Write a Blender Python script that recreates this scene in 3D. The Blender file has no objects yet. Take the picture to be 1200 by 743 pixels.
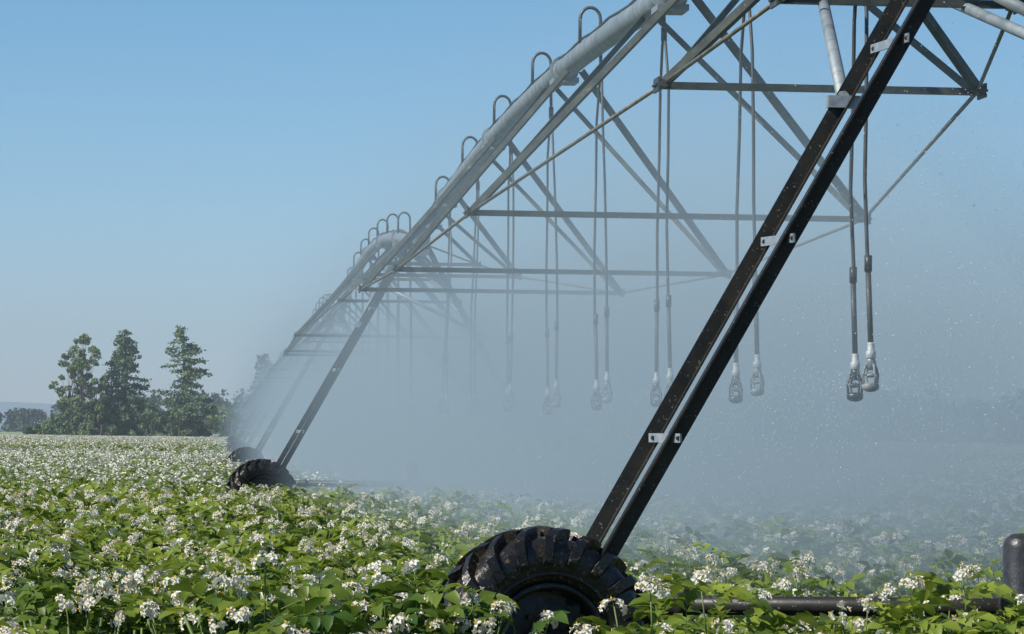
import bpy, math, random
import numpy as np
from mathutils import Vector, Matrix
random.seed(7); rng=np.random.default_rng(7)
scene=bpy.context.scene
R=math.radians
# ------------------------------------------------------------ helpers
class MB:
    def __init__(s): s.v=[];s.f=[];s.m=[];s.sm=[];s.a=[]
    def add(s,vs,fs,mi=0,smooth=False,attr=0.5):
        o=len(s.v); s.v.extend([tuple(p) for p in vs])
        s.a.extend([attr]*len(vs))
        for f in fs:
            s.f.append(tuple(i+o for i in f)); s.m.append(mi); s.sm.append(smooth)
    def obj(s,name,mats,parent=None,link=True,coll=None):
        me=bpy.data.meshes.new(name); me.from_pydata(s.v,[],s.f)
        me.polygons.foreach_set('material_index',s.m)
        me.polygons.foreach_set('use_smooth',s.sm)
        at=me.attributes.new('var','FLOAT','POINT'); at.data.foreach_set('value',s.a)
        for m in mats: me.materials.append(m)
        me.update()
        ob=bpy.data.objects.new(name,me)
        if coll: coll.objects.link(ob)
        elif link: scene.collection.objects.link(ob)
        if parent: ob.parent=parent
        return ob
def frame(d,up=Vector((0,0,1))):
    d=d.normalized()
    if abs(d.dot(up))>0.98: up=Vector((0,1,0))
    x=d.cross(up).normalized(); y=x.cross(d).normalized()
    return x,y
def extrude(mb,prof,p0,p1,mi=0,up=Vector((0,0,1)),smooth=False,closed=True,attr=0.5):
    p0=Vector(p0);p1=Vector(p1); x,y=frame(p1-p0,up); n=len(prof)
    vs=[p0+x*a+y*b for a,b in prof]+[p1+x*a+y*b for a,b in prof]
    fs=[(i,(i+1)%n,(i+1)%n+n,i+n) for i in range(n)]
    fs.append(tuple(range(n-1,-1,-1))); fs.append(tuple(range(n,2*n)))
    mb.add(vs,fs,mi,False,attr)
    if smooth:
        for k in range(len(fs)-2): mb.sm[-3-k]=True
def circ(r,n=10): return [(r*math.cos(2*math.pi*i/n),r*math.sin(2*math.pi*i/n)) for i in range(n)]
def tube(mb,p0,p1,r,mi=0,n=10,attr=0.5): extrude(mb,circ(r,n),p0,p1,mi,smooth=True,attr=attr)
def Lp(w,t=0.007): return [(-w/2,w/2),(-w/2,-w/2),(w/2,-w/2),(w/2,-w/2+t),(-w/2+t,-w/2+t),(-w/2+t,w/2)]
def angle(mb,p0,p1,w,mi=0,up=Vector((0,0,1)),flip=False,attr=0.5,t=0.007):
    pr=Lp(w,t)
    if flip: pr=[(-a,b) for a,b in pr][::-1]
    extrude(mb,pr,p0,p1,mi,up,attr=attr)
def box(mb,c,s,mi=0,rot=0,attr=0.5):
    c=Vector(c); M=Matrix.Rotation(rot,3,'Z')
    vs=[c+M@Vector((sx*s[0]/2,sy*s[1]/2,sz*s[2]/2)) for sx in(-1,1) for sy in(-1,1) for sz in(-1,1)]
    mb.add(vs,[(0,1,3,2),(4,6,7,5),(0,4,5,1),(2,3,7,6),(0,2,6,4),(1,5,7,3)],mi,False,attr)
def sweep(mb,pts,r,mi=0,n=8,attr=0.5,rad=None):
    pts=[Vector(p) for p in pts]; vs=[];fs=[]
    px=None
    for i,p in enumerate(pts):
        d=(pts[min(i+1,len(pts)-1)]-pts[max(i-1,0)]).normalized()
        if px is None: x,y=frame(d)
        else:
            x=(px-d*px.dot(d)).normalized(); y=x.cross(d)
        px=x
        rr=rad[i] if rad else r
        for k in range(n):
            a=2*math.pi*k/n; vs.append(p+x*rr*math.cos(a)+y*rr*math.sin(a))
    for i in range(len(pts)-1):
        for k in range(n):
            fs.append((i*n+k,i*n+(k+1)%n,(i+1)*n+(k+1)%n,(i+1)*n+k))
    fs.append(tuple(range(n-1,-1,-1))); fs.append(tuple((len(pts)-1)*n+k for k in range(n)))
    mb.add(vs,fs,mi,True,attr)
def revolve(mb,prof,c,axis='Z',n=20,mi=0,M=None,attr=0.5):
    vs=[];fs=[];c=Vector(c)
    for r,h in prof:
        for k in range(n):
            a=2*math.pi*k/n
            if axis=='Z': p=Vector((r*math.cos(a),r*math.sin(a),h))
            else: p=Vector((r*math.cos(a),h,r*math.sin(a)))
            if M: p=M@p
            vs.append(c+p)
    for i in range(len(prof)-1):
        for k in range(n): fs.append((i*n+k,i*n+(k+1)%n,(i+1)*n+(k+1)%n,(i+1)*n+k))
    mb.add(vs,fs,mi,True,attr)
# ------------------------------------------------------------ materials
def newmat(name):
    m=bpy.data.materials.new(name); m.use_nodes=True; nt=m.node_tree
    return m,nt,nt.nodes['Principled BSDF']
def steel(name,c1,c2,metal,rough,scale=6,c3=None,stretch=(1,1,1),spec=.5,speck=None,bump=.15):
    m,nt,b=newmat(name); N=nt.nodes;L=nt.links
    tc=N.new('ShaderNodeTexCoord'); mp=N.new('ShaderNodeMapping'); mp.inputs['Scale'].default_value=stretch
    L.new(tc.outputs['Object'],mp.inputs[0])
    n=N.new('ShaderNodeTexNoise'); n.inputs['Scale'].default_value=scale; n.inputs['Detail'].default_value=6; n.inputs['Roughness'].default_value=.65
    L.new(mp.outputs[0],n.inputs['Vector'])
    cr=N.new('ShaderNodeValToRGB'); cr.color_ramp.elements[0].position=.35; cr.color_ramp.elements[1].position=.65
    cr.color_ramp.elements[0].color=(*c1,1); cr.color_ramp.elements[1].color=(*c2,1)
    if c3:
        e=cr.color_ramp.elements.new(.72); e.color=(*c3,1)
    L.new(n.outputs[0],cr.inputs[0]); outc=cr.outputs[0]
    if speck:
        ns=N.new('ShaderNodeTexNoise'); ns.inputs['Scale'].default_value=speck[0]; ns.inputs['Detail'].default_value=2; L.new(tc.outputs['Object'],ns.inputs['Vector'])
        ms=N.new('ShaderNodeMapRange'); ms.inputs[1].default_value=speck[1]; ms.inputs[2].default_value=speck[1]+.04; L.new(ns.outputs[0],ms.inputs[0])
        mx=N.new('ShaderNodeMix'); mx.data_type='RGBA'; L.new(ms.outputs[0],mx.inputs[0]); L.new(outc,mx.inputs[6]); mx.inputs[7].default_value=(*speck[2],1); outc=mx.outputs[2]
    L.new(outc,b.inputs['Base Color'])
    b.inputs['Metallic'].default_value=metal; b.inputs['Specular IOR Level'].default_value=spec
    n2=N.new('ShaderNodeTexNoise'); n2.inputs['Scale'].default_value=scale*5; L.new(tc.outputs['Object'],n2.inputs['Vector'])
    mr=N.new('ShaderNodeMapRange'); mr.inputs[3].default_value=rough-.15; mr.inputs[4].default_value=rough+.2
    L.new(n2.outputs[0],mr.inputs[0]); L.new(mr.outputs[0],b.inputs['Roughness'])
    bp=N.new('ShaderNodeBump'); bp.inputs['Strength'].default_value=bump; bp.inputs['Distance'].default_value=.01
    L.new(n2.outputs[0],bp.inputs['Height']); L.new(bp.outputs[0],b.inputs['Normal'])
    return m
M_pipe=steel('galvanised_pipe',(.18,.22,.24),(.33,.38,.40),.3,.5,5,(.24,.25,.22))
M_truss=steel('weathered_truss_steel',(.040,.050,.045),(.09,.105,.09),.25,.5,7,(.24,.20,.14))
M_rod=steel('truss_rod_steel',(.13,.125,.10),(.25,.235,.18),.3,.5,8)
M_leg=steel('wet_leg_steel',(.013,.014,.012),(.034,.032,.026),.0,.42,4,(.07,.055,.04),spec=.35,speck=(70,.67,(.20,.20,.17)))
M_clip=steel('galvanised_clip',(.25,.30,.32),(.42,.47,.50),.4,.45,20)
M_hose=steel('drop_hose',(.03,.035,.035),(.07,.075,.07),0,.5,10)
M_goose=steel('gooseneck_pipe',(.06,.065,.065),(.14,.15,.14),.3,.45,10)
M_plast=steel('sprinkler_plastic',(.38,.41,.41),(.52,.54,.53),0,.4,20)
M_grey=steel('grey_plastic',(.16,.18,.19),(.28,.30,.30),0,.35,20)
M_black=steel('black_plastic',(.02,.022,.024),(.05,.05,.05),0,.35,20)
M_tyre=steel('wet_rubber',(.010,.010,.010),(.022,.019,.016),0,.34,9,(.10,.068,.040),speck=(45,.63,(.13,.09,.055)),bump=.5)
M_rim=steel('muddy_rim',(.02,.02,.018),(.06,.055,.05),.4,.45,14,(.14,.13,.11))

def leafmat(name,dark,light,trans=.35,rough=.5):
    m,nt,b=newmat(name); N=nt.nodes;L=nt.links
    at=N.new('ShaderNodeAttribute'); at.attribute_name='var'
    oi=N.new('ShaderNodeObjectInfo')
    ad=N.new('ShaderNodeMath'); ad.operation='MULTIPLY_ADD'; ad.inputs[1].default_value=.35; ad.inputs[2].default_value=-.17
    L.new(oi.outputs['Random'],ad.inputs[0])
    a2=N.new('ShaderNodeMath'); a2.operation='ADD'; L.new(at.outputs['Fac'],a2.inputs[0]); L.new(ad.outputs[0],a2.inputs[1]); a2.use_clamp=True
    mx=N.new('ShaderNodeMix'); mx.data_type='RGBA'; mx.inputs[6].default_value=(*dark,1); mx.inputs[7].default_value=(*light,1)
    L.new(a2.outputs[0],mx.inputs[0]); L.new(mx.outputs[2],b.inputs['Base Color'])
    b.inputs['Roughness'].default_value=rough
    tr=N.new('ShaderNodeBsdfTranslucent'); L.new(mx.outputs[2],tr.inputs[0])
    ms=N.new('ShaderNodeMixShader'); ms.inputs[0].default_value=trans
    L.new(b.outputs[0],ms.inputs[1]); L.new(tr.outputs[0],ms.inputs[2])
    L.new(ms.outputs[0],N['Material Output'].inputs[0])
    return m
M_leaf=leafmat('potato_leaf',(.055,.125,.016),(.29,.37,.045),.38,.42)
M_stem=leafmat('potato_stem',(.10,.16,.03),(.18,.25,.07),.1)
M_petal=leafmat('potato_petal',(.70,.68,.55),(.86,.85,.78),.25,.6)
M_yel=leafmat('potato_anther',(.6,.42,.05),(.7,.5,.08),.1)
M_spr=leafmat('spruce_needles',(.085,.14,.085),(.20,.28,.13),.2,.7)  # distance haze put into the colour: paler and bluer than the needles
M_pop=leafmat('poplar_foliage',(.12,.18,.08),(.29,.36,.14),.25,.7)  # foliage colour lightened to imitate distance haze
M_dec=leafmat('broadleaf_foliage',(.09,.15,.08),(.23,.30,.12),.2,.7)  # leaf tones also paled for distance haze
M_far=leafmat('far_foliage',(.035,.065,.055),(.07,.11,.08),.1,.8)  # blue tint of aerial haze mixed into the treeline colour
M_bark=steel('bark',(.05,.04,.03),(.12,.10,.08),0,.85,3)
# ------------------------------------------------------------ geometry of the machine line
D1=19.2; SPAN=42.2
def towerpos(n):
    if n==1: return Vector((2.52,19.2,0))
    k=n-2
    return Vector((-1.50-.0728*42.2*k,61.4+42.2*k,0))
T={n:towerpos(n) for n in range(1,9)}
d0=(T[2]-T[1]).normalized()
T[0]=T[1]-d0*9.0
root=bpy.data.objects.new('center_pivot_irrigation_machine',None); scene.collection.objects.link(root)
CROWN=.8; H0=4.5
BARS=[(.08,1.37,4.07),(.14,2.05,3.79),(.31,3.27,3.36),(.50,3.4,3.22),(.69,3.2,3.30),(.86,2.05,3.77),(.925,1.37,4.05)]
HEADS=[]
def span(n):
    A=T[n];B=T[n+1]; d=(B-A); L=d.length; dn=d.normalized(); b=Vector((dn.y,-dn.x,0))
    def P(t,u=0,h=None):
        if h is None: h=H0+CROWN*4*t*(1-t)
        return A+d*t+b*u+Vector((0,0,h))
    far=n>=3
    mb=MB()
    sweep(mb,[P(t/24) for t in range(25)],.108,0,20 if not far else 10)
    for t in [0.02,.145,.31,.50,.69,.86,.98]:
        c=P(t); e=P(t+.0012)
        tube(mb,c,e,.15,0,16)
        tube(mb,P(t-.004),P(t+.006),.116,0,16)
    sweep(mb,[P(t/60)+b*(-.05)+Vector((0,0,.115+.012*math.sin(t*1.9))) for t in range(61)],.013,1,6)
    mb.obj('span_pipe',[M_pipe,M_hose],root)
    mb=MB()
    nodesL=[];nodesR=[]
    for (t,w,h) in BARS:
        l=P(t,-w/2,h); r=P(t,w/2,h); nodesL.append(l);nodesR.append(r)
        angle(mb,l,r,.05,0,attr=random.random())
        for sgn,e in((-1,l),(1,r)):
            dz=Vector((0,0,-.09))
            if .1<t<.9:
                for dt in(-.022,.03):
                    top=P(t+dt,sgn*.07)+dz
                    angle(mb,top,e+dn*(.05 if dt>0 else -.05),.052,0,flip=sgn>0)
            else:
                angle(mb,P(t,sgn*.07)+dz,e,.05,0,flip=sgn>0)
            box(mb,e+Vector((0,0,.0)),(.10,.20,.012),0,math.atan2(dn.y,dn.x)-math.pi/2)
            box(mb,e+b*sgn*.03,(.014,.24,.09),0,math.atan2(dn.y,dn.x)-math.pi/2)
            tube(mb,e-dn*.14,e-dn*.02,.026,0,8)
            tube(mb,e+dn*.02,e+dn*.14,.026,0,8)
        box(mb,P(t)+Vector((0,0,-.12)),(.26,.42,.05),2,math.atan2(dn.y,dn.x)-math.pi/2)
    for sgn,ns in((-1,nodesL),(1,nodesR)):
        seq=[P(0.004,sgn*.13,H0-.02)]+ns+[P(.996,sgn*.13,H0-.02)]
        for a,c in zip(seq[:-1],seq[1:]):
            tube(mb,a,c,.0135,1,8)
    mb.obj('span_truss',[M_truss,M_rod,M_pipe],root)
    mb=MB()
    ts=[(1.275+.24*i-1)/2.2 for i in range(9)]
    for t0 in ts:
        t=t0
        if t>.97: continue
        base=P(t,-.07)+Vector((0,0,.08))
        wl=.20
        pts=[base,base+Vector((0,0,.24))]
        for a in range(0,181,20):
            aa=R(180-a); pts.append(base+b*(wl/2+wl/2*math.cos(aa))+Vector((0,0,.24+wl/2*math.sin(aa)*1.15)))
        end=base+b*(wl+.01)+Vector((0,0,-.30)); pts.append(end)
        sweep(mb,pts,.017,0,8)
        tube(mb,end+Vector((0,0,.06)),end-Vector((0,0,.06)),.026,0,8)
        for k,sg in enumerate((-1,1)):
            lean=b*random.uniform(-.06,.06)+dn*(sg*.34+random.uniform(-.12,.12))
            hs=2.12+random.uniform(-.05,.04)-(.05 if k else 0)
            bot=Vector((end.x,end.y,hs))+lean
            up0=Vector((end.x,end.y,end.z-.45))+dn*sg*.26+b*random.uniform(-.01,.01)
            mid=up0.lerp(bot,.5)+b*random.uniform(-.03,.03)
            sweep(mb,[end,end+dn*sg*.10-Vector((0,0,.08)),up0,up0.lerp(mid,.5)+b*.004,mid,mid.lerp(bot,.5)+b*random.uniform(-.01,.01),bot],.0125,1,8)
            up1=bot.lerp(mid,.45)
            tube(mb,bot,up1,.0175,1,8); tube(mb,up1,up1+Vector((0,0,.10)),.024,3,8)
            m1=4 if k==0 else 3
            HEADS.append(bot.copy())
            revolve(mb,[(.0,.03),(.020,.03),(.022,.02),(.022,-.02),(.031,-.025),(.031,-.065),(.026,-.07),(.0,-.075)],bot,n=14,mi=2)
            revolve(mb,[(.024,-.07),(.034,-.09),(.030,-.125),(.012,-.14),(.0,-.14)],bot,n=12,mi=m1)
            for q in range(4):
                a=q*math.pi/2+.4+random.random()*.1
                e=Vector((math.cos(a),math.sin(a),0))
                sweep(mb,[bot+e*.022+Vector((0,0,-.09)),bot+e*.042+Vector((0,0,-.13)),bot+e*.054+Vector((0,0,-.17)),bot+e*.048+Vector((0,0,-.22)),bot+e*.02+Vector((0,0,-.245))],.008,m1,6)
            revolve(mb,[(0,-.150),(.012,-.155),(.036,-.168),(.037,-.176),(.014,-.185),(0,-.185)],bot,n=14,mi=m1)
            revolve(mb,[(0,-.215),(.034,-.215),(.054,-.228),(.052,-.255),(.03,-.270),(0,-.275)],bot,n=14,mi=m1)
    mb.obj('sprinkler_drops',[M_goose,M_hose,M_plast,M_black,M_grey],root)
for n in range(1,8): span(n)
mb=MB(); 
sweep(mb,[T[1]+Vector((0,0,H0)),(T[0]+T[1])/2+Vector((0,0,H0+.05)),T[0]+Vector((0,0,H0))],.1,0,20)
tube(mb,T[0]+Vector((0,0,H0)),T[0]-d0*.03+Vector((0,0,H0)),.14,0,16)
mb.obj('overhang_pipe',[M_pipe],root)
# ------------------------------------------------------------ wheel
def wheelmesh():
    mb=MB(); W=.145
    prof=[(.285,-.085),(.305,-.115),(.35,-.138),(.42,-.150),(.475,-.142),(.505,-.115),(.517,-.06),(.52,0)]
    prof=prof+[(r,-y) for r,y in prof[-2::-1]]
    revolve(mb,prof,(0,0,0),'Y',64,0)
    nl=20
    for side in(-1,1):
        for i in range(nl):
            th0=2*math.pi*(i+(.5 if side>0 else 0))/nl
            path=[(-.02,.515,.0,.046),(.03,.518,.05,.050),(.07,.514,.12,.050),(.11,.502,.20,.050),(.138,.480,.26,.046),(.152,.445,.29,.026),(.153,.405,.30,.004)]
            vs=[];fs=[]
            for j,(y,r,sw,hh) in enumerate(path):
                hw=(.021 if j<4 else .027)
                if j==0: hw=.017
                th=th0+sw*1.05
                for rr,dd in((r-.02,-hw*1.35),(r+hh,-hw),(r+hh,hw),(r-.02,hw*1.35)):
                    a=th+dd/.52
                    yy=side*(y+(.014 if (rr>r and j>=4) else 0))
                    vs.append((rr*math.cos(a),yy,rr*math.sin(a)))
            for j in range(len(path)-1):
                for q in range(4):
                    f=(j*4+q,j*4+(q+1)%4,(j+1)*4+(q+1)%4,(j+1)*4+q)
                    fs.append(f if side>0 else f[::-1])
            fs.append((3,2,1,0)); fs.append(tuple(len(path)*4-4+q for q in range(4)))
            mb.add(vs,fs,0,False)
    for s in(-1,1):
        revolve(mb,[(.335,s*.134),(.34,s*.142),(.35,s*.142),(.355,s*.138)],(0,0,0),'Y',64,0)
        revolve(mb,[(.30,s*.12),(.29,s*.13),(.277,s*.128),(.265,s*.10),(.262,s*.03),(.25,s*.02),(.21,s*.035),(.13,s*.05),(.10,s*.03),(.0,s*.03)],(0,0,0),'Y',48,1)
        for q in range(8):
            a=q*math.pi/4
            c=Vector((.155*math.cos(a),s*.05,.155*math.sin(a)))
            tube(mb,c,c+Vector((0,s*.02,0)),.014,1,6)
        tube(mb,(0,s*.02,0),(0,s*.10,0),.06,1,16)
    return mb.obj('tyre_and_rim',[M_tyre,M_rim],None,link=False)
WM=wheelmesh().data
def tower(n,detail=True):
    A=T[n]
    dn=(T[n+1]-T[n]).normalized() if n<8 else (T[n]-T[n-1]).normalized()
    b=Vector((dn.y,-dn.x,0)); az=math.atan2(dn.y,dn.x)-math.pi/2
    def P(u,v,h): return A+b*u+dn*v+Vector((0,0,h))
    mb=MB(); Z=Vector((0,0,1))
    for sgn in(-1,1):
        near=(P(sgn*2.15,-.05,.80),P(sgn*.10,-.36,H0+.02)); farl=(P(sgn*2.255,.05,.80),P(sgn*.14,.36,H0+.02))
        for (a,c),fl in((near,sgn>0),(farl,sgn<0)):
            angle(mb,a,c,.082 if fl==(sgn>0) else .076,0,up=-dn,flip=fl,t=.009)
        for f in(.20,.46,.72,.93):
            a=near[0].lerp(near[1],f); c=farl[0].lerp(farl[1],f)
            q=(c-a).normalized()
            extrude(mb,[(-.022,-.005),(.022,-.005),(.022,.005),(-.022,.005)],a-q*.03-dn*.05,c+q*.03-dn*.05,1,up=dn)
            for e in(a-q*.0,c+q*.0):
                tube(mb,e-dn*.075,e-dn*.05,.011,3,6)
        if n<8:
            d=T[n+1]-T[n]
            lp2=farl[0].lerp(farl[1],.655)
            tube(mb,lp2+dn*.03,A+d*.15+Vector((0,0,H0+.30)),.034,2,12)
            box(mb,lp2+dn*.03-Z*.02,(.16,.07,.06),1,az)
    tube(mb,P(-.47,-.44,3.78),P(1.1,-.30,3.05),.03,2,12)
    box(mb,P(0,0,H0-.14),(.34,1.1,.06),1,az)
    tube(mb,P(-2.3,.0,.735),P(2.3,.0,.735),.047,0,16)
    for u in (-1.7,1.7): tube(mb,P(u-.03,0,.735),P(u+.03,0,.735),.062,0,16)
    revolve(mb,[(0,.40),(.05,.395),(.085,.37),(.095,.33),(.095,.02),(.105,.0),(.105,-.05),(.09,-.06),(0,-.06)],P(-.02,-.02,.70),n=24,mi=3)
    box(mb,P(-.02,0,.72),(.24,.2,.16),3,az)
    for sgn in(-1,1):
        box(mb,P(sgn*2.33,.16,.56),(.22,.18,.26),0,az)
        box(mb,P(sgn*2.28,.08,.68),(.18,.26,.10),0,az)
        box(mb,P(sgn*2.2,0,.80),(.26,.2,.012),0,az)
    mb.obj('tower_frame',[M_leg,M_clip,M_pipe,M_black],root)
    for sgn in(-1,1):
        w=bpy.data.objects.new('drive_wheel',WM); scene.collection.objects.link(w); w.parent=root
        w.location=P(sgn*2.38,-.05,.545); w.rotation_euler=(0,random.uniform(0,.3),az+R(15))
for n in range(1,8): tower(n)
# ------------------------------------------------------------ ground
mb=MB(); S=6000
mb.add([(-S,-200,0),(S,-200,0),(S,S,0),(-S,S,0)],[(0,1,2,3)])
m,nt,bs=newmat('soil'); N=nt.nodes;L=nt.links
tc=N.new('ShaderNodeTexCoord'); n1=N.new('ShaderNodeTexNoise'); n1.inputs['Scale'].default_value=3; n1.inputs['Detail'].default_value=8
L.new(tc.outputs['Object'],n1.inputs['Vector']); cr=N.new('ShaderNodeValToRGB')
cr.color_ramp.elements[0].color=(.03,.035,.015,1); cr.color_ramp.elements[1].color=(.09,.08,.04,1); L.new(n1.outputs[0],cr.inputs[0]); L.new(cr.outputs[0],bs.inputs['Base Color']); bs.inputs['Roughness'].default_value=.9
mb.obj('ground',[m])
# ------------------------------------------------------------ potato plants
def leaflet(mb,p,d,up,l,w,var):
    d=d.normalized(); s=d.cross(up).normalized(); u=s.cross(d).normalized()
    dr=random.uniform(.05,.3)*l; fo=random.uniform(.1,.35)*w
    q=[p, p+d*.35*l-s*w*.5+u*fo, p+d*.38*l, p+d*.35*l+s*w*.5+u*fo,
       p+d*.72*l-s*w*.36+u*(fo*.7)-u*dr*.4, p+d*.75*l-u*dr*.5, p+d*.72*l+s*w*.36+u*(fo*.7)-u*dr*.4, p+d*l-u*dr]
    mb.add(q,[(0,2,1),(0,3,2),(1,2,5,4),(2,3,6,5),(4,5,7),(5,6,7)],0,True,var)
def rdir(): 
    a=random.uniform(0,2*math.pi); return Vector((math.cos(a),math.sin(a),0))
def flower(mb,c,nrm,r,lod=0):
    x,y=frame(nrm); n=nrm.normalized()
    vs=[c-n*.004]
    k=5
    for i in range(2*k):
        a=2*math.pi*i/(2*k); rr=r*(1 if i%2==0 else .66)
        vs.append(c+x*rr*math.cos(a)+y*rr*math.sin(a)+n*(-.25*rr if i%2==0 else .1*rr))
    mb.add(vs,[(0,1+i,1+(i+1)%(2*k)) for i in range(2*k)],1,False,random.random())
    if lod==0:
        vs=[c+n*.013]+[c+x*.005*math.cos(a)+y*.005*math.sin(a)+n*.002 for a in(0,1.57,3.14,4.71)]
        mb.add(vs,[(0,1,2),(0,2,3),(0,3,4),(0,4,1)],2,False,.5)
def potato(name,seed,coll,nfl):
    random.seed(seed); mb=MB()
    H=.64
    for i in range(78):
        a=random.uniform(0,2*math.pi); e=random.random()
        rho=.44*math.sqrt(random.random())
        o=Vector((math.cos(a),math.sin(a),0))
        z=H*(1-.5*(rho/.44)**2)*random.uniform(.70,1.14)
        if i>56: z*=.6
        base=o*rho*.8+Vector((0,0,z))
        od=(o*random.uniform(.2,1)+rdir()*.8+Vector((0,0,random.uniform(-.05,.55)))).normalized()
        up=Vector((random.uniform(-.6,.6),random.uniform(-.6,.6)-.2,1)).normalized()
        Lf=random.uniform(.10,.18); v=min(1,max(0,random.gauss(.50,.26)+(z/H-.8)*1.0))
        s=od.cross(up).normalized(); sz=random.uniform(.95,1.5)
        mb.add([base-s*.0025,base+s*.0025,base+od*Lf],[(0,1,2)],3,False,.5)
        for j,f in enumerate((.3,.55,.8)):
            c=base+od*Lf*f-Vector((0,0,.02*f))
            for sg in(-1,1):
                dd=(s*sg*1.0+od*.45+Vector((0,0,random.uniform(-.45,.15))))
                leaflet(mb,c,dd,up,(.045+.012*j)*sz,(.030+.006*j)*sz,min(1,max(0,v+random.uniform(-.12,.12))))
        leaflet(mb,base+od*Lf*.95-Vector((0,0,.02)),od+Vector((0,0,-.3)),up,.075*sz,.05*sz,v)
    for i in range(12):
        o=rdir(); r0=random.uniform(.0,.12); r1=random.uniform(.1,.38)
        sweep(mb,[o*r0,o*(r0+r1)*.6+Vector((0,0,H*.5)),o*r1+Vector((0,0,H*.85))],.006,3,4,.4)
    for i in range(nfl):
        o=rdir(); rho=.42*math.sqrt(random.random())
        z=H*(1-.40*(rho/.44)**2)
        b0=o*rho+Vector((0,0,z*.8)); top=o*rho*1.1+Vector((random.uniform(-.03,.03),random.uniform(-.03,.03),z+random.uniform(.04,.11)))
        sweep(mb,[b0,top],.003,3,4,.6)
        nn=random.randint(4,13)
        for k in range(nn):
            dr=(rdir()*random.uniform(.2,1)+Vector((0,0,random.uniform(-.2,.8)))).normalized()
            c=top+dr*random.uniform(.02,.055)
            mb.add([top,top+Vector((.002,0,0)),c],[(0,1,2)],3,False,.6)
            flower(mb,c,(dr+Vector((-.2,-.3,.2))),random.uniform(.015,.024))
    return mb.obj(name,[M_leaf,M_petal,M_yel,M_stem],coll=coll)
def potato_lod(name,seed,coll,nl,ls,ncl,H=.64,rad=.45,fs=.03,npf=5):
    random.seed(seed); mb=MB()
    for i in range(nl):
        o=rdir(); rho=rad*math.sqrt(random.random())
        z=H*(1-.40*(rho/rad)**2)*random.uniform(.7,1.1)
        c=o*rho+Vector((0,0,z)); od=(rdir()+Vector((0,0,random.uniform(-.3,.5)))).normalized()
        up=Vector((random.uniform(-.6,.6),random.uniform(-.6,.6),1)).normalized()
        s=od.cross(up).normalized(); l=ls*random.uniform(.7,1.3); w=l*.6
        mb.add([c-od*l*.5,c-s*w*.5-Vector((0,0,.1*l)),c+od*l*.5-Vector((0,0,.2*l)),c+s*w*.5-Vector((0,0,.1*l))],[(0,1,2,3)],0,False,min(1,max(0,random.gauss(.55,.25))))
    for i in range(ncl):
        o=rdir(); rho=rad*math.sqrt(random.random()); z=H*(1-.40*(rho/rad)**2)+random.uniform(.03,.11)
        c=o*rho+Vector((0,0,z))
        for k in range(npf):
            p=c+Vector((random.gauss(0,.02),random.gauss(0,.02),random.gauss(0,.015)))*(fs/.03)
            n=(rdir()*random.uniform(.2,1)+Vector((-.1,-.3,.6))).normalized(); x,y=frame(n); r=fs*random.uniform(.45,.85)
            mb.add([p+x*r,p+y*r,p-x*r,p-y*r],[(0,1,2,3)],1,False,random.random())
    return mb.obj(name,[M_leaf,M_petal],coll=coll)
def col(name): return bpy.data.collections.new(name)
cA=col('potato_plants_near'); cB=col('potato_plants_mid'); cC=col('potato_plants_far')
for i,nf in enumerate((4,9,5,11,7,9)): potato('potato_a%d'%i,100+i,cA,nf)
for i,nf in enumerate((4,9,7,9)): potato_lod('potato_b%d'%i,200+i,cB,170,.085,nf,fs=.032)
for i,nf in enumerate((5,9,7)): potato_lod('potato_c%d'%i,300+i,cC,90,.15,nf,rad=.6,fs=.040,npf=4)
def instancer(name,pts,rot,sc,idx,coll,parent=None):
    me=bpy.data.meshes.new(name); me.from_pydata([tuple(p) for p in pts],[],[])
    for nm,ty,dat in(('rot','FLOAT',rot),('sc','FLOAT',sc),('idx','INT',idx)):
        a=me.attributes.new(nm,ty,'POINT'); a.data.foreach_set('value',list(dat))
    ob=bpy.data.objects.new(name,me); scene.collection.objects.link(ob)
    if parent: ob.parent=parent
    ng=bpy.data.node_groups.new(name+'_gn','GeometryNodeTree')
    ng.interface.new_socket('Geometry',in_out='INPUT',socket_type='NodeSocketGeometry')
    ng.interface.new_socket('Geometry',in_out='OUTPUT',socket_type='NodeSocketGeometry')
    N=ng.nodes;L=ng.links
    gi=N.new('NodeGroupInput'); go=N.new('NodeGroupOutput'); ip=N.new('GeometryNodeInstanceOnPoints')
    ci=N.new('GeometryNodeCollectionInfo'); ci.inputs['Collection'].default_value=coll
    ci.inputs['Separate Children'].default_value=True; ci.inputs['Reset Children'].default_value=True
    def attr(nm,ty):
        a=N.new('GeometryNodeInputNamedAttribute'); a.data_type=ty; a.inputs['Name'].default_value=nm; return a.outputs['Attribute']
    cx=N.new('ShaderNodeCombineXYZ'); L.new(attr('rot','FLOAT'),cx.inputs[2])
    L.new(gi.outputs[0],ip.inputs['Points']); L.new(ci.outputs[0],ip.inputs['Instance'])
    ip.inputs['Pick Instance'].default_value=True
    L.new(attr('idx','INT'),ip.inputs['Instance Index']); L.new(cx.outputs[0],ip.inputs['Rotation']); L.new(attr('sc','FLOAT'),ip.inputs['Scale'])
    L.new(ip.outputs[0],go.inputs[0])
    md=ob.modifiers.new('scatter','NODES'); md.node_group=ng
    return ob
field=bpy.data.objects.new('potato_field',None); scene.collection.objects.link(field)
dn1=(T[2]-T[1]).normalized(); b1=Vector((dn1.y,-dn1.x,0))
def blocked(x,y):
    p=Vector((x,y,0))-T[1]; u=p.dot(b1); v=p.dot(dn1)
    if abs(v)<.42: return True
    if abs(u+2.36)<.85 and -.95<v<.7: return True
    p=Vector((x,y,0))-T[2]; v=p.dot(b1*0+dn1)
    if abs(v)<.5: return True
    return False
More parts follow.
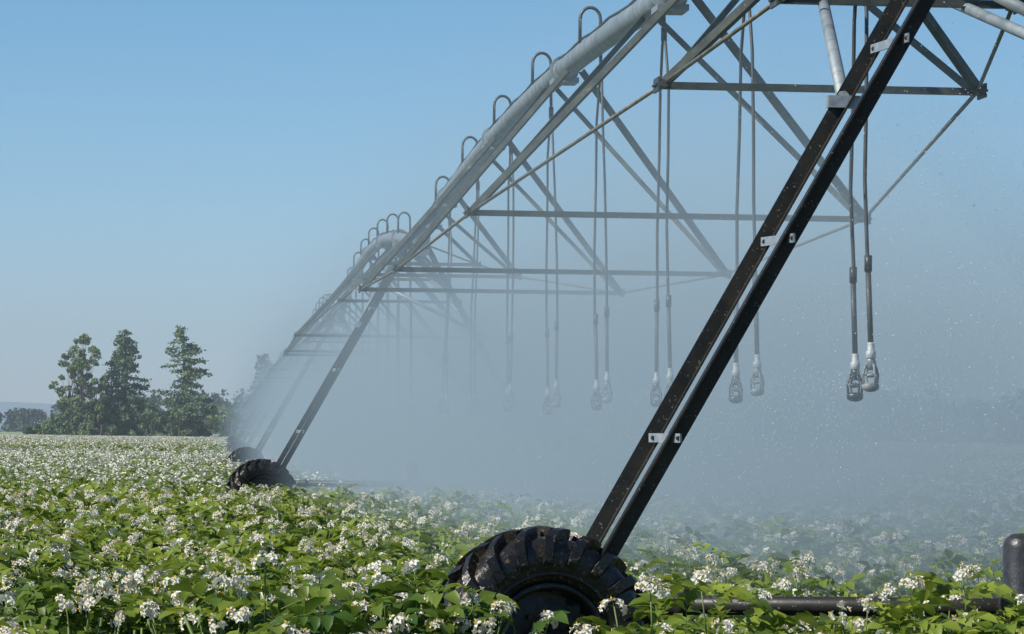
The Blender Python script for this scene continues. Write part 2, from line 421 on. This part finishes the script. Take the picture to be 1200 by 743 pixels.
def scatter(y0,y1,dens,margin,nvar,s0,s1):
    pts=[];rot=[];sc=[];idx=[]
    a=.1304*(y1*y1-y0*y0)+2*margin*(y1-y0); n=int(a*dens)
    wmax=.1304*y1+margin
    while len(pts)<n:
        y=y0+(y1-y0)*math.sqrt(random.random()) if y1>2*y0 else random.uniform(y0,y1)
        hw=.1304*y+margin
        x=random.uniform(-wmax,wmax)
        if abs(x)>hw: continue
        row=.9; y=round(y/row)*row+random.gauss(0,.2)
        if blocked(x,y): continue
        pts.append((x,y,0)); rot.append(random.uniform(0,6.28)); s_=random.uniform(s0,s1)
        if y<19 : s_*=1.10
        sc.append(s_); idx.append(random.randrange(nvar))
    return pts,rot,sc,idx
random.seed(11)
p,r_,s_,i_=scatter(15.5,48,5.0,3.0,6,.85,1.22)
for (x,y,s) in [(-.45,18.35,1.27),(-.12,18.2,1.17),(-.85,18.5,1.27),(-1.4,18.45,1.25),(-2.0,18.4,1.25),(-.6,18.1,1.2),(-1.7,18.1,1.2),(.72,18.3,1.12),(1.15,18.4,1.12),(1.9,18.3,1.08),(2.4,18.4,1.1)]:
    p.append((x,y,0)); r_.append(random.random()*6); s_.append(s); i_.append(random.choice((1,3,4,5)))
instancer('near_crop',p,r_,s_,i_,cA,field)
p,r_,s_,i_=scatter(48,140,3.6,5,4,.9,1.18); instancer('mid_crop',p,r_,s_,i_,cB,field)
p,r_,s_,i_=scatter(140,360,1.7,8,3,.95,1.25); instancer('far_crop',p,r_,s_,i_,cC,field)
mb=MB(); xs=np.linspace(-260,260,131); ys=np.concatenate([np.linspace(345,720,90)])
vs=[];fs=[]
for y in ys:
    for x in xs: vs.append((x,y,.66+random.uniform(-.09,.09)))
nx=len(xs)
for j in range(len(ys)-1):
    for i in range(nx-1): fs.append((j*nx+i,j*nx+i+1,(j+1)*nx+i+1,(j+1)*nx+i))
mb.add(vs,fs,0,True)
m,nt,bs=newmat('far_crop_canopy'); N=nt.nodes;L=nt.links
tc=N.new('ShaderNodeTexCoord'); n1=N.new('ShaderNodeTexNoise'); n1.inputs['Scale'].default_value=1.6; n1.inputs['Detail'].default_value=6
L.new(tc.outputs['Object'],n1.inputs['Vector']); cr=N.new('ShaderNodeValToRGB')
e=cr.color_ramp.elements; e[0].position=.35; e[0].color=(.09,.15,.05,1); e[1].position=.52; e[1].color=(.22,.28,.12,1)
q=e.new(.60); q.color=(.52,.54,.42,1)
L.new(n1.outputs[0],cr.inputs[0]); L.new(cr.outputs[0],bs.inputs['Base Color']); bs.inputs['Roughness'].default_value=.9
mb.obj('horizon_crop',[m],field)
# ------------------------------------------------------------ trees
def quad(mb,c,sz,var,mi=1,flat=.5):
    n=Vector((random.gauss(0,1),random.gauss(0,1),random.gauss(0,1)*flat+.3)).normalized(); x,y=frame(n); a=random.random()*6.28
    x2=x*math.cos(a)+y*math.sin(a); y2=-x*math.sin(a)+y*math.cos(a)
    mb.add([c+x2*sz,c+y2*sz*.6,c-x2*sz,c-y2*sz*.6],[(0,1,2,3)],mi,False,var)
def spruce(name,loc,h,rad,seed,dens=1.0,irregular=.25,powr=.75,mat=None):
    random.seed(seed); mb=MB(); loc=Vector(loc)
    sweep(mb,[loc,loc+Vector((0.1,0,h*.5)),loc+Vector((0,0,h*.98))],.2,0,8,rad=[.28,.15,.03])
    nb=int(95*dens)
    for i in range(nb):
        f=.04+.95*(i/nb)**.95
        z=h*f; L_=rad*((1-f)**powr)*random.uniform(1-irregular*2,1.15)+.3
        o=rdir(); v=min(1,max(0,random.gauss(.45,.3)))
        st=loc+Vector((0,0,z)); end=st+o*L_+Vector((0,0,-L_*.15+random.uniform(-.2,.6)))
        sweep(mb,[st,end],.03,0,4,rad=[.05,.012])
        k=int(12+L_*24)
        for j in range(k):
            g=random.random()**.6; c=st.lerp(end,g)+Vector((random.gauss(0,.25),random.gauss(0,.25),random.gauss(0,.16)-.1))*(1.15-.5*g)
            quad(mb,c,random.uniform(.10,.22),min(1,max(0,v+random.uniform(-.15,.15))),1,.6)
    return mb.obj(name,[M_bark,mat or M_spr])
def broad(mb,loc,h,rad,n,fm=1,sz=(.16,.34),z0=.15,pk=.45,cs=1.0):
    loc=Vector(loc)
    sweep(mb,[loc,loc+Vector((random.uniform(-.2,.2),0,h*.6))],.12,0,5,rad=[.16,.05])
    ncl=max(5,int(rad*h*.9/cs/cs))
    for i in range(ncl):
        f=random.uniform(z0,1); rr=rad*math.sqrt(max(.05,1-((f-pk)/(1.03-pk if f>pk else pk+.15))**2))
        o=rdir(); c=loc+o*rr*math.sqrt(random.random())*.9+Vector((0,0,h*f*.93)); cr_=random.uniform(.35,.75)*min(1.4,rad*.45)*cs
        v=min(1,max(0,random.gauss(.45,.25)))
        sweep(mb,[loc+Vector((0,0,h*f*.5)),c],.03,0,3,rad=[.05,.015])
        for j in range(n//ncl):
            d=Vector((random.gauss(0,1),random.gauss(0,1),random.gauss(0,1))).normalized()*cr_*random.random()**.4
            d.z*=.8
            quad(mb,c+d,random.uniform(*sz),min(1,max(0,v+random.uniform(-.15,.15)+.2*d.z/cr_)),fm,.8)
random.seed(21)
mb=MB(); broad(mb,(-50.3,460,0),13.0,3.4,8000,1,(.10,.22),.06,.33,.66); broad(mb,(-51.9,461,0),9.8,2.5,3600,1,(.10,.22),.06,.4,.66); broad(mb,(-48.3,459,0),8.5,2.2,2600,1,(.10,.22),.06,.4,.66)
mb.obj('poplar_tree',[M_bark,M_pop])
spruce('spruce_tree',(-45.6,462,0),13.0,4.0,2,1.5,.2,.6)
spruce('spruce_tree.001',(-38.3,458,0),13.6,3.9,3,1.0,.4,.42)
spruce('spruce_tree.002',(-31.5,500,0),11.4,2.9,4,1.0,.3,.6)
mb=MB()
for i in range(74):
    x=random.uniform(-56,-25); h=random.uniform(2.4,5.6)
    if x<-52: h*=.7
    broad(mb,(x,random.uniform(452,476),0),h,random.uniform(1.4,2.5),420)
for x in(-49,-47.5,-53): broad(mb,(x,446,0),random.uniform(1.8,2.5),1.8,500)
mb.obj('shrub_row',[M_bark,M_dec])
mb=MB()
for i in range(300):
    x=-175+360*(i+random.random())/300
    h=random.uniform(7.5,11.5) if x>10 else random.uniform(4.0,6.0)
    if -74<x<-20: h+=3
    broad(mb,(x,random.uniform(690,730),0),h,random.uniform(2.4,4.2),260,1,(.3,.6),.05)
mb.obj('distant_treeline',[M_bark,M_far])
mb=MB()
vs=[];fs=[]
for i in range(121):
    x=-2400+40*i; hh=22+10*math.sin(i*.21)+6*math.sin(i*.53+1)
    vs+= [(x,3300,-1),(x,3400,hh),(x,3800,hh+4),(x,4200,-1)]
for i in range(120):
    for k in range(3): fs.append((i*4+k,i*4+4+k,i*4+5+k,i*4+1+k))
mb.add(vs,fs,0,True); m,nt,bs=newmat('haze_blue_hill'); bs.inputs['Base Color'].default_value=(.2,.29,.36,1); bs.inputs['Roughness'].default_value=1  # base colour carries the blue of distance haze
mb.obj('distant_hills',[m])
# ------------------------------------------------------------ spray droplets thrown by the near sprinklers
random.seed(33); mb=MB()
def drop(p,r,k=1.5):
    mb.add([p+Vector((r,0,0)),p+Vector((0,r,0)),p-Vector((r,0,0)),p-Vector((0,r,0)),p+Vector((0,0,r*k)),p-Vector((0,0,r*k))],
      [(0,1,4),(1,2,4),(2,3,4),(3,0,4),(1,0,5),(2,1,5),(3,2,5),(0,3,5)],0,True)
for hd in HEADS[:8]:
    for i in range(1500):
        o=rdir(); v0=random.uniform(2,6.5); e=random.uniform(-.05,.22); tt=random.random()**.8*.75
        p=hd+Vector((0,0,-.17))+o*(v0*tt*.85)+Vector((.25*tt,0,v0*e*tt-4.9*tt*tt))
        if p.z<.5: continue
        drop(p,random.uniform(.0009,.0032))
for i in range(14000):
    t=random.uniform(.02,.5); p=T[1]+(T[2]-T[1])*t+b1*random.uniform(-.6,4.5)+Vector((0,0,random.triangular(1.2,4.8,2.6)))
    drop(p,random.uniform(.0010,.0036))
m,nt,bs=newmat('water_drop'); bs.inputs['Base Color'].default_value=(.8,.88,.92,1); bs.inputs['Roughness'].default_value=.15
mb.obj('spray_droplets',[m])
# ------------------------------------------------------------ spray mist (real volume around the spans)
def volmat(name,MC):
    m=bpy.data.materials.new(name); m.use_nodes=True; nt=m.node_tree; N=nt.nodes; L=nt.links; N.clear()
    out=N.new('ShaderNodeOutputMaterial'); vsn=N.new('ShaderNodeVolumeScatter'); vab=N.new('ShaderNodeVolumeAbsorption'); vad=N.new('ShaderNodeAddShader')
    L.new(vsn.outputs[0],vad.inputs[0]); L.new(vab.outputs[0],vad.inputs[1]); L.new(vad.outputs[0],out.inputs['Volume'])
    vsn.inputs['Color'].default_value=MC; vsn.inputs['Anisotropy'].default_value=.1; vab.inputs['Color'].default_value=MC
    return m,N,L,vsn,vab
BF=[(0,3,2,1),(4,5,6,7),(0,1,5,4),(2,3,7,6),(1,2,6,5),(3,0,4,7)]
mo=T[1]; mdir=(T[4]-T[1]).normalized(); maz=math.atan2(mdir.y,mdir.x)-math.pi/2
mb=MB(); x0,x1,y0_,y1_,z1=-7,26,1.0,150,6.6
mb.add([(x0,y0_,.02),(x1,y0_,.02),(x1,y1_,.02),(x0,y1_,.02),(x0,y0_,z1),(x1,y0_,z1),(x1,y1_,z1),(x0,y1_,z1)],BF)
m,N,L,vsn,vab=volmat('spray_mist',(.73,.93,1.0,1))
tc=N.new('ShaderNodeTexCoord'); sx=N.new('ShaderNodeSeparateXYZ'); L.new(tc.outputs['Object'],sx.inputs[0])
def mth(op,a,b_=None,c=None,clamp=False):
    nd=N.new('ShaderNodeMath'); nd.operation=op; nd.use_clamp=clamp
    for i,v in enumerate((a,b_,c)):
        if v is None: continue
        if isinstance(v,(int,float)): nd.inputs[i].default_value=v
        else: L.new(v,nd.inputs[i])
    return nd.outputs[0]
def ss(v,a,b_,c=0,d=1):
    nd=N.new('ShaderNodeMapRange'); nd.interpolation_type='SMOOTHSTEP'; L.new(v,nd.inputs[0])
    for k,q in enumerate((a,b_,c,d)): nd.inputs[k+1].default_value=q
    return nd.outputs[0]
X,Y,Zc=sx.outputs
hz=mth('ADD',ss(Zc,1.2,4.3,.89,.0),ss(Zc,3.0,6.5,.11,0))
Xs=mth('MULTIPLY_ADD',Y,.004,X)
lat=mth('MULTIPLY',ss(Xs,-3.2,.2),mth('ADD',ss(X,.4,6.0,.94,.0),ss(X,5,25,.06,0)))
alo=mth('MULTIPLY',ss(Y,1.5,10,.1,1),ss(Y,70,148,1,0))
nz=N.new('ShaderNodeTexNoise'); nz.inputs['Scale'].default_value=.2; nz.inputs['Detail'].default_value=2; L.new(tc.outputs['Object'],nz.inputs['Vector'])
nf=ss(nz.outputs[0],.3,.7,.2,1.9)
den=mth('MULTIPLY',mth('MULTIPLY',hz,lat),mth('MULTIPLY',alo,nf)); den=mth('MULTIPLY',den,.18)
L.new(den,vsn.inputs['Density']); L.new(den,vab.inputs['Density'])
mist=mb.obj('spray_mist',[m]); mist.location=mo; mist.rotation_euler=(0,0,maz)
# thin summer haze over the far field (uniform)
mb=MB(); x0,x1,y0_,y1_,z1=-500,500,205,1500,40
mb.add([(x0,y0_,.03),(x1,y0_,.03),(x1,y1_,.03),(x0,y1_,.03),(x0,y0_,z1),(x1,y0_,z1),(x1,y1_,z1),(x0,y1_,z1)],BF)
m,N,L,vsn,vab=volmat('horizon_haze',(.80,.94,1.0,1)); vsn.inputs['Density'].default_value=.0006; vab.inputs['Density'].default_value=.0006
mb.obj('horizon_haze',[m])
# ------------------------------------------------------------ sky, sun, camera
ts=Vector((-.80,-.42,.80)).normalized()
el=math.asin(ts.z); rot=math.atan2(ts.x,ts.y)
w=bpy.data.worlds.new('World'); scene.world=w; w.use_nodes=True; nt=w.node_tree
bg=nt.nodes['Background']; sky=nt.nodes.new('ShaderNodeTexSky'); sky.sky_type='NISHITA'; sky.sun_disc=False
sky.sun_elevation=el; sky.sun_rotation=rot; sky.air_density=1.0; sky.dust_density=.3; sky.ozone_density=2.5; sky.altitude=500
tcw=nt.nodes.new('ShaderNodeTexCoord'); sxw=nt.nodes.new('ShaderNodeSeparateXYZ'); nt.links.new(tcw.outputs['Generated'],sxw.inputs[0])
crw=nt.nodes.new('ShaderNodeValToRGB'); nt.links.new(sxw.outputs[2],crw.inputs[0])
e=crw.color_ramp.elements; e[0].position=0; e[0].color=(.50,.59,.88,1); e[1].position=.6; e[1].color=(.5,.58,.65,1)
q=e.new(.055); q.color=(.45,.61,.81,1); q=e.new(.115); q.color=(.39,.58,.73,1)
mxw=nt.nodes.new('ShaderNodeMix'); mxw.data_type='RGBA'; mxw.blend_type='MULTIPLY'; mxw.inputs[0].default_value=1
nt.links.new(sky.outputs[0],mxw.inputs[6]); nt.links.new(crw.outputs[0],mxw.inputs[7])
nt.links.new(mxw.outputs[2],bg.inputs[0]); bg.inputs[1].default_value=.15
sl=bpy.data.lights.new('sun','SUN'); sl.energy=5.0; sl.angle=R(.5); sl.color=(1,.94,.84)
so=bpy.data.objects.new('sun',sl); scene.collection.objects.link(so); so.rotation_euler=ts.to_track_quat('Z','Y').to_euler()
cam=bpy.data.cameras.new('camera'); co=bpy.data.objects.new('camera',cam); scene.collection.objects.link(co)
cam.sensor_width=36; cam.lens=138; cam.clip_end=9000; cam.clip_start=.1
Mx=Matrix.Rotation(R(90+1.69),4,'X')@Matrix.Rotation(R(.67),4,'Z')
co.matrix_world=Matrix.Translation((0,0,1.56))@Mx
scene.camera=co
scene.view_settings.view_transform='Standard'; scene.view_settings.look='None'; scene.view_settings.exposure=0
